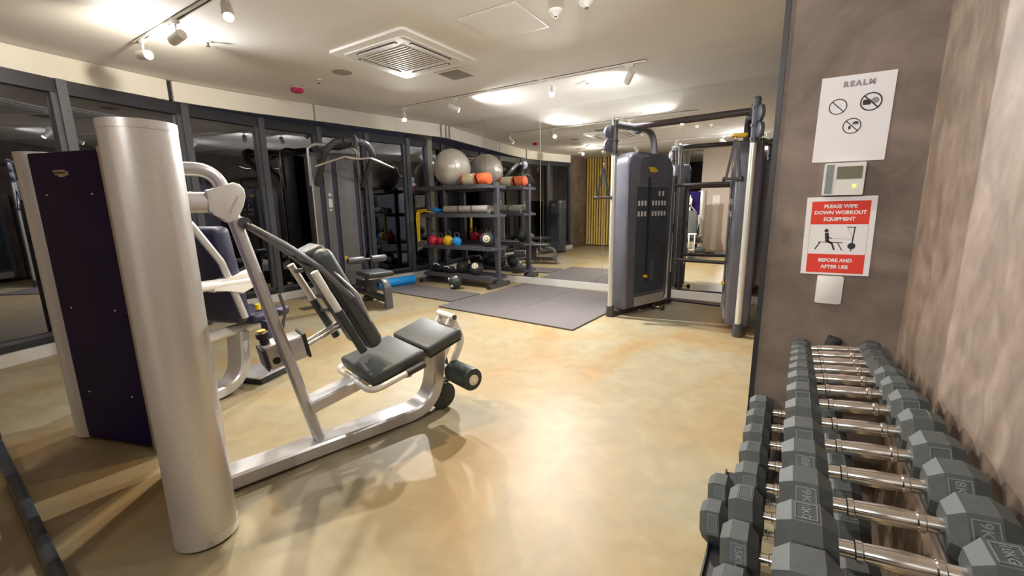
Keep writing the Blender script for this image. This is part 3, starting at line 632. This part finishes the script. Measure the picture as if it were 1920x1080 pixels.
for z0, z1 in ((1.02, 1.42), (.42, .92)): MB().cyl(P(-1, 1.06, z0, -.06), P(-1, 1.06, z1, -.06), .010, n=10).build('guide_rod', 'chrome', t)
cmw = Matrix.Translation((-1.0, 4.60, 0)) @ Matrix.Rotation(R(-5.9), 4, 'Z')
def cable_handle(c, label, strap, hw=.065, drop=.36, rz=0):
    h = thing('strap_grip', label, 'cable attachment', tuple(c), rz)
    MB().tube([(0, .009, .0), (0, .009, -.05), (0, -.009, -.05), (0, -.009, 0)], .004, n=8, fillet=.008, closed=True).build('snap_hook', 'chrome', h)
    for s in (-1, 1): MB().tube([(s*.004, 0, -.048), (s*hw, 0, -drop+.01)], 0, rect=(.026, .005), upv=(0, 1, 0)).build('strap', strap, h)
    MB().cyl((-hw-.012, 0, -drop), (hw+.012, 0, -drop), .015, n=14).build('grip', 'dark_tube', h)
    for s in (-1, 1): MB().cyl((s*(hw+.0125), 0, -drop), (s*(hw+.030), 0, -drop), .021, n=14).build('grip_end', 'gunmetal', h)
cable_handle(cmw @ P(-1, -.10, 1.715, .06), 'black strap handle hanging from the cable machine column next to the rubber tiles', 'black', rz=R(20))
cable_handle(cmw @ P(1, .10, 1.90, -.14), 'strap handle hanging by the orange tape of the cable machine', 'dark_tube', drop=.40, rz=R(-25))
o = tag(MB().tube([cmw @ P(1, .02, 1.885, -.05), cmw @ P(1, .02, 1.885, -.17), cmw @ P(1, .16, 1.885, -.17), cmw @ P(1, .16, 1.885, -.05)], 0, rect=(.010, .022), fillet=.02, closed=True).build('orange_band', 'badge_yellow'), 'orange tape loop hanging at the top of the cable machine tower beside the sign wall', 'band')
# small hand weight on the floor
def mini_weight(x, y, rz, label):
    d = thing('hand_weight', label, 'dumbbell', (x, y, 0), rz)
    MB().cyl((-.05, 0, .035), (.05, 0, .035), .012, n=12).build('handle', 'chrome', d)
    for s in (-1, 1): MB().sphere((s*.055, 0, .035), .035, 16, (.8, 1, 1)).build('head', 'dark_tube', d)
mini_weight(-1.27, 5.26, R(-10), 'tiny round-headed hand weight lying inside the cable machine frame')

# ================================================================== FLOOR MATS
O = Vector((-3.75, 4.02, 0)); ex = Vector((math.cos(R(-3.5)), math.sin(R(-3.5)), 0)); ey = Vector((-ex.y, ex.x, 0)); S_ = .985
ML = {(0, 0): 'black rubber floor tile at the weight area corner nearest the leg machine', (1, 0): 'black rubber floor tile at the corner beside the cable machine column', (0, 1): 'black rubber floor tile beside the storage rack foot and mirrors', (1, 1): 'black rubber floor tile between the mirrors and cable machine'}
for (i, j), lb in ML.items():
    p = O + ex*i*S_ + ey*j*S_
    o = MB().box(.003, S_-.003, .003, S_-.003, 0, .018, b=.003, seg=1).build('rubber_tile', 'rubber', smooth=0)
    o.location = p; o.rotation_euler = (0, 0, R(-3.5)); tag(o, lb, 'floor tile', 'rubber tiles of the weight area')
o = MB().box(-1.90, 0, 0, .62, 0, .016, b=.003, seg=1).build('exercise_mat', 'rubber', smooth=0); o.location = (-3.80, 4.325, 0); o.rotation_euler = (0, 0, R(-4)); tag(o, 'long dark exercise mat in front of the storage rack', 'mat')
o = thing('floor_drain', 'small dark square drain cover set in the floor', 'drain', (-5.22, 3.14, 0), R(-10))
MB().box(-.10, .10, -.10, .10, 0, .004).build('cover', 'drain', o, smooth=0)
for k in range(4): MB().box(-.08, .08, -.07+k*.045, -.055+k*.045, .0041, .005).build('slot', 'black', o, smooth=0)
# frame entering at the left edge of the picture
o = thing('equipment_frame', 'dark steel floor rail and upright of equipment cut off near the silver towers', 'frame', (-3.64, .265, 0), R(-2.2))
MB().tube([(0, 0, .02), (2.3, 0, .02)], 0, rect=(.045, .036)).build('floor_rail', 'housing_dark', o, smooth=50)
MB().tube([(0, 0, .038), (0, 0, 1.1)], 0, rect=(.045, .045)).build('upright', 'dark_tube', o, smooth=50)
MB().box(1.9, 2.3, -.0225, .0225, .0385, .042).build('anti_slip_strip', 'black', o, smooth=0)
# ================================================================== STORAGE RACK AND WHAT LIES ON IT
RYC = 5.57; XL, XRk = -5.30, -3.86
rk = thing('storage_rack', 'dark grey four-tier storage rack standing in front of the mirrors', 'rack', (-4.58, RYC, 0))
hl = (XRk-XL)/2
SH = [.175, .645, 1.165, 1.605]
for s in (-1, 1):
    MB().box(s*hl-.035, s*hl+.035, -.035, .035, .06, 1.645, b=.004, seg=1).build('post', 'rack', rk, smooth=0)
    ft = MB().box(s*hl-.035, s*hl+.035, -.27, .27, 0, .0595, b=.004, seg=1).build('foot', 'rack', rk, smooth=0)
    for e in (-1, 1): MB().box(s*hl-.038, s*hl+.038, e*.27-.004, e*.27+.012*e, .0, .062).build('foot_cap', 'black', ft, smooth=0)
    MB().prism([(-.10, .06), (.10, .06), (.085, .11), (-.085, .11)], s*hl-.045, s*hl+.045, M=YZ).build('foot_gusset', 'rack', rk, smooth=0)
for z in SH:
    sh = MB().box(-hl+.036, hl-.036, -.19, .19, z-.012, z, b=0).build('shelf', 'rack', rk, smooth=0)
    for e in (-1, 1): MB().box(-hl+.036, hl-.036, e*.20-.012, e*.20+.012, z-.05, z+.012).build('shelf_rail', 'rack', sh, smooth=0)
    for s in (-1, 1): MB().box(s*(hl-.018)-.018, s*(hl-.018)+.018+.03*(s > 0), -.21, .21, z-.05, z-.0125).build('shelf_bracket', 'rack', sh, smooth=0)
def gx(x): return x
b_ = thing('exercise_ball', 'large silver exercise ball resting on top of the storage rack', 'exercise ball', (-4.74, RYC, SH[3]-.004))
bo = MB().sphere((0, 0, .305), .305, 48).build('ball_skin', 'ball_silver', b_)
MB().cyl((.10, -.30, .31), (.102, -.306, .31), .008, n=10).build('valve', 'white', bo)
sbg = thing('sand_bag', 'orange cylindrical weight bag with pale panel on the rack top', 'weight bag', (-4.19, RYC-.06, SH[3]))
o = MB().cyl((-.27, 0, .095), (.25, 0, .095), .093, n=28, b=.03).build('bag_body', 'orange', sbg)
MB().lathe([(.0942, -.20), (.0955, -.19), (.0955, .0), (.0942, .01)], 28, T(-.02, 0, .095) @ Rot(90, 'Y')).build('pale_panel', 'cream', o)
MB().tube([(-.16, -.085, .135), (-.14, -.12, .17), (-.05, -.12, .17), (-.03, -.085, .135)], .008, n=8, fillet=.03).build('carry_strap', 'cream', o)
MB().lathe([(.094, -.02), (.097, -.018), (.097, .018), (.094, .02)], 28, T(.05, 0, .095) @ Rot(70, 'Y')).build('strap', 'black', o)
def rolled_mat(x0, x1, y, z, r, label, m_='mat_roll'):
    o = thing('rolled_mat', label, 'exercise mat', ((x0+x1)/2, y, z)); h = (x1-x0)/2
    vs = []; turns = 3.2; n = 70
    pts = [((r*(.30+.70*i/n))*math.cos(-turns*2*math.pi*i/n), (r*(.30+.70*i/n))*math.sin(-turns*2*math.pi*i/n)) for i in range(n+1)]
    th = r*.10
    mb = MB(); fs = []; vs = []
    for (y_, z_) in pts:
        d = math.hypot(y_, z_); k = (d-th)/d
        for xx in (-h, h): vs += [(xx, y_, z_+r), (xx, y_*k, z_*k+r)]
    for i in range(n):
        a, c = i*4, i*4+4
        fs += [(a, c, c+2, a+2), (a+1, a+3, c+3, c+1), (a, a+1, c+1, c), (a+2, c+2, c+3, a+3)]
    fs += [(0, 2, 3, 1), (n*4, n*4+1, n*4+3, n*4+2)]
    b = mb.add(vs, fs).build('mat_sheet', m_, o)
    for xx in (-h*.25, h*.35): MB().lathe([(r+.001, -.012), (r+.004, -.01), (r+.004, .01), (r+.001, .012)], 24, T(xx, 0, r) @ Rot(75, 'Y')).build('tie_strap', 'gunmetal', b)
rolled_mat(-4.84, -3.95, RYC-.10, SH[2], .070, 'grey rolled exercise mat at the front of the second shelf, tied with straps')
rolled_mat(-4.72, -3.95, RYC+.07, SH[2], .062, 'grey rolled exercise mat behind another on the second shelf')
o = tag(MB().tube([(-5.06, RYC-.16, SH[2]+.03), (-5.18, RYC-.19, SH[2]+.05), (-5.30, RYC-.235, SH[2]+.03), (-5.315, RYC-.24, SH[2]-.10), (-5.325, RYC-.24, .72), (-5.345, RYC-.24, .71), (-5.345, RYC-.25, SH[2]-.08), (-5.325, RYC-.25, SH[2]+.06), (-5.17, RYC-.20, SH[2]+.075)], 0, rect=(.042, .014), fillet=.06).build('resistance_band', 'yellow'), 'yellow resistance band hanging over the window end of the rack', 'band')
o = tag(MB().tube([(-5.0+.09*math.cos(a*.9), RYC-.12+.06*math.sin(a*.9), SH[2]+.018+.006*a) for a in range(0, 14)], 0, rect=(.034, .012), fillet=.02).build('resistance_band', 'blue'), 'blue resistance band coiled on the second rack shelf', 'band')
def kettlebell(x, y, r, m_, label):
    o = thing('kettlebell', label, 'kettlebell', (x, y, SH[1]), 0, 'kettlebells on the rack')
    b = MB().lathe([(0, 0), (r*.62, 0), (r*.86, r*.30), (r, r*.85), (r*.92, r*1.32), (r*.62, r*1.72), (r*.34, r*1.86), (0, r*1.88)], 24).build('bell', m_, o)
    MB().tube([(-r*.50, 0, r*1.70), (-r*.66, 0, r*2.35), (-r*.40, 0, r*2.72), (r*.40, 0, r*2.72), (r*.66, 0, r*2.35), (r*.50, 0, r*1.70)], r*.15, n=10, fillet=r*.45).build('handle', 'gunmetal', o)
    MB().cyl((0, -r*.97, r*.95), (0, -r*1.02, r*.95), r*.35, n=16).build('weight_mark', m_, b)
kettlebell(-5.15, RYC-.09, .086, 'red', 'larger red kettlebell next to the yellow band on the rack')
kettlebell(-4.985, RYC-.08, .070, 'red', 'smaller red kettlebell between another red one and the yellow one')
kettlebell(-4.81, RYC-.09, .090, 'yellow', 'yellow kettlebell on the third rack shelf')
kettlebell(-4.62, RYC-.09, .078, 'blue', 'blue kettlebell on the third rack shelf')
def med_ball(x, y, z, r, label, lab_dir=None, dots=(), base='pad'):
    o = thing('medicine_ball', label, 'medicine ball', (x, y, z), 0, 'medicine balls around the rack')
    b = MB().sphere((0, 0, r), r, 30).build('ball_skin', base, o)
    if lab_dir:
        d = Vector(lab_dir).normalized(); q = d.to_track_quat('Z', 'Y').to_matrix().to_4x4()
        cap = lambda f0, f1, k: [(r*k*math.sin(f0+(f1-f0)*i/5), r*k*math.cos(f0+(f1-f0)*i/5)) for i in range(6)]
        MB().lathe(cap(0, .50, 1.006), 22, T(0, 0, r) @ q).build('label_disc', 'cream', b)
        MB().lathe(cap(.20, .27, 1.010), 22, T(0, 0, r) @ q).build('label_print', 'print_black', b)
    for d in dots:
        d = Vector(d).normalized(); MB().sphere(Vector((0, 0, r))+d*r*.93, r*.24, 12).build('grip_dot', 'white', b)
    MB().lathe([(r*1.002, -.004), (r*1.008, 0), (r*1.002, .004)], 30, T(0, 0, r) @ Rot(25, 'X')).build('seam', 'black', b)
tc_ = (4.0, -5.5, .6)
med_ball(-4.02, RYC-.05, SH[1], .118, 'dark medicine ball with cream label on the third rack shelf', (2.6, -5.5, .9))
med_ball(-4.24, RYC-.07, SH[0], .112, 'dark medicine ball with cream label on the lowest shelf', (1.5, -4.5, 3.2))
med_ball(-4.62, RYC+.03, SH[0], .105, 'plain dark medicine ball deep on the lowest shelf', None)
med_ball(-4.40, RYC+.10, SH[0], .095, 'small dark medicine ball behind the labelled one on the lowest shelf', None)
med_ball(-4.385, 5.12, 0, .108, 'dark ball with three white grip spots on the floor before the rack', None, [(.45, -.3, .8), (.1, -1, -.55), (-.75, -.5, .45)])
def bag(x, y, r, h, label):
    o = thing('weight_bag', label, 'weight bag', (x, y, SH[0]))
    b = MB().cyl((-h, 0, r), (h, 0, r), r, n=22, b=r*.35).build('bag_body', 'black', o)
    MB().tube([(-h*.5, -r*.7, r*1.6), (-h*.4, -r*1.1, r*2.0), (h*.4, -r*1.1, r*2.0), (h*.5, -r*.7, r*1.6)], .010, n=8, fillet=.03).build('carry_strap', 'white', b)
    for s in (-1, 1): MB().cyl((s*h, 0, r), (s*(h+.004), 0, r), r*.5, n=16).build('end_patch', 'gunmetal', b)
bag(-5.08, RYC-.06, .075, .12, 'black cylindrical weight bag at the window end of the lowest shelf')
bag(-4.82, RYC-.10, .060, .10, 'small black weight bag with white strap on the lowest shelf')
o = thing('foam_roller', 'bright blue foam roller lying on the floor by the windows', 'foam roller', (-5.38, 4.80, 0), R(80))
MB().cyl((-.34, 0, .075), (.34, 0, .075), .075, n=30, b=.008).build('roller_body', 'blue', o)
for s in (-1, 1): MB().cyl((s*.3402, 0, .075), (s*.342, 0, .075), .03, n=18).build('core_hole', 'navy_pad', o)

# ================================================================== DUMBBELL RACK
TILT = R(7)
tiers = [dict(xc=.188, rail=.700, n='upper'), dict(xc=.090, rail=.385, n='middle'), dict(xc=-.010, rail=.085, n='lower')]
dr = thing('dumbbell_rack', 'black three-tier dumbbell rack along the plaster wall', 'rack', (0, 0, 0))
for y in (1.985, .50):
    MB().tube([(-.16, y, .025), (.34, y, .025)], 0, rect=(.05, .05)).build('floor_bar', 'black', dr, smooth=50)
    MB().tube([(.0, y, .04), (.188, y, .765)], 0, rect=(.045, .035), upv=(0, 1, 0)).build('side_upright', 'black', dr, smooth=50)
for tr_ in tiers:
    for dx in (-.105, .105):
        z = tr_['rail'] + dx*math.tan(TILT)
        x = tr_['xc']+dx
        M = T(x, 0, z) @ Matrix.Rotation(-TILT, 4, 'Y')
        MB().box(-.028, .028, .48, 2.005, -.012, 0, M=M).box(-.028 if dx < 0 else .022, -.022 if dx < 0 else .028, .48, 2.005, 0, .014, M=M).build('tier_rail', 'black', dr, smooth=0)
    for y in (.50, 1.985):
        MB().tube([(tr_['xc']-.12, y, tr_['rail']-.12*math.tan(TILT)-.03), (tr_['xc']+.12, y, tr_['rail']+.12*math.tan(TILT)-.03)], 0, rect=(.03, .03)).build('tier_bracket', 'black', dr, smooth=50)
def dumbbell(tr_, y, a, kg, label, hl=.072, plate_top=False):
    M0 = T(tr_['xc'], y, tr_['rail']) @ Matrix.Rotation(-TILT, 4, 'Y')
    o = thing('hex_dumbbell', label, 'dumbbell', (0, 0, 0), 0, 'hex dumbbells on the rack'); o.matrix_world = M0
    h = .072
    MB().lathe([(0, -h), (.013, -h), (.0135, -.052), (.0165, -.050), (.0165, -.042), (.0145, -.040), (.0155, -.022), (.0165, 0), (.0155, .022), (.0145, .040), (.0165, .042), (.0165, .050), (.0135, .052), (.013, h), (0, h)], 18, T(0, 0, a+.001) @ Rot(90, 'Y')).build('handle', 'chrome', o, smooth=25)
    for s in (-1, 1):
        Rr = a/math.cos(math.pi/6); b = MB(); vs = []; fs = []
        secs = [(0, .68), (.003, .72), (.020, 1.0), (hl-.022, 1.0), (hl-.003, .80), (hl, .76)]
        for (u, k) in secs:
            for i in range(6):
                an = i*math.pi/3; vs.append((s*(h+u), Rr*k*math.cos(an), a+.001+Rr*k*math.sin(an)))
        for j in range(len(secs)-1):
            for i in range(6): fs.append((j*6+i, j*6+(i+1) % 6, j*6+6+(i+1) % 6, j*6+6+i))
        fs += [tuple(range(6)), tuple(range(30, 36))]
        hd = b.add(vs, fs).build('head', 'head_rubber', o, smooth=20)
        cx = s*(h+.020+(hl-.042)/2)
        # weight plate on the facet towards the aisle end (-Y, up)
        nrm = Vector((0, -math.cos(R(30)), math.sin(R(30)))); upf = Vector((1, 0, 0)); dn = Vector((0, -math.sin(R(30)), -math.cos(R(30))))
        Mf = Matrix.Identity(4); Mf.col[0] = (*dn, 0); Mf.col[1] = (*upf, 0); Mf.col[2] = (*nrm, 0); Mf.col[3] = (cx, nrm.y*a, a+.001+nrm.z*a, 1)
        if plate_top:
            Mf = Matrix.Identity(4); Mf.col[0] = (0, -1, 0, 0); Mf.col[1] = (1, 0, 0, 0); Mf.col[2] = (0, 0, 1, 0); Mf.col[3] = (cx, 0, a*2+.001, 1)
        wd, ht = a*.43, .0155
        MB().box(-wd+.0017, wd-.0017, -ht+.0017, ht-.0017, .0001, .0004, M=Mf).build('plate_field', 'pad_side', hd, smooth=0)
        rim = MB().box(-wd, wd, -ht, -ht+.0016, .0002, .0014, M=Mf).box(-wd, wd, ht-.0016, ht, .0002, .0014, M=Mf).box(-wd, -wd+.0016, -ht+.0017, ht-.0017, .0002, .0014, M=Mf).box(wd-.0016, wd, -ht+.0017, ht-.0017, .0002, .0014, M=Mf).build('plate_rim', 'engraved', hd, smooth=0)
        if kg: text(kg, a*.40 if len(kg) < 4 else a*.34, 'engraved', hd, Mf @ T(0, 0, .0006), ext=.0006, sx=1.0, off=.0002)
Y1 = [1.93, 1.85, 1.765, 1.675, 1.575, 1.465, 1.35, 1.23, 1.115, 1.0, .885, .77, .65]
L1 = ['smallest hex dumbbell at the sign wall end of the top tier', 'small hex dumbbell second from the sign wall on the top tier', 'hex dumbbell third from the sign wall on the top tier', 'hex dumbbell fourth from the sign wall on the top tier',
      'hex dumbbell fifth from the sign wall on the top tier', 'hex dumbbell sixth from the sign wall on the top tier', 'hex dumbbell seventh from the sign wall on the top tier', 'hex dumbbell eighth from the sign wall on the top tier',
      'hex dumbbell just beyond the 8KG one on the top tier', 'hex dumbbell marked 8KG on the top tier', 'hex dumbbell marked 9KG on the top tier', 'hex dumbbell marked 10KG on the top tier', 'largest hex dumbbell of the top tier beside the 10KG one']
K1 = [None]*9 + ['8KG', '9KG', '10KG', None]
for i, y in enumerate(Y1):
    g = min(abs(Y1[i]-Y1[j]) for j in (i-1, i+1) if 0 <= j < len(Y1))
    dumbbell(tiers[0], y, g*.425, K1[i], L1[i], hl=.060+.024*i/12, plate_top=(i in (7, 11)))
Y2 = [1.93, 1.79, 1.65, 1.51, 1.375, 1.225, 1.06, .90]
L2 = ['hex dumbbell at the sign wall end of the middle tier', 'hex dumbbell second from the sign wall on the middle tier', 'hex dumbbell third from the sign wall on the middle tier', 'hex dumbbell fourth from the sign wall on the middle tier', 'hex dumbbell fifth from the sign wall on the middle tier', 'hex dumbbell with top plate just beyond the 15KG one on the middle tier', 'hex dumbbell marked 15KG on the middle tier', 'heaviest hex dumbbell of the middle tier, after the 15KG one']
for i, y in enumerate(Y2): dumbbell(tiers[1], y, .0575 if i < 5 else .062, '15KG' if i == 6 else None, L2[i], hl=.080, plate_top=(i in (1, 2, 3, 5)))
for i, (y, lb) in enumerate(((1.72, 'hex dumbbell towards the sign wall on the lowest tier'), (1.54, 'hex dumbbell beside another on the lowest tier, away from the sign wall'))): dumbbell(tiers[2], y, .066, None, lb, hl=.085)
# white notice on the far pillar, seen in the mirror
o = thing('pillar_notice', 'white paper notice on the beige pillar, seen in the mirror', 'sign', (-1.72, RY+.0505, 1.35))
MB().box(-.09, .09, 0, .002, -.13, .13).build('sheet', 'paper', o, smooth=0)
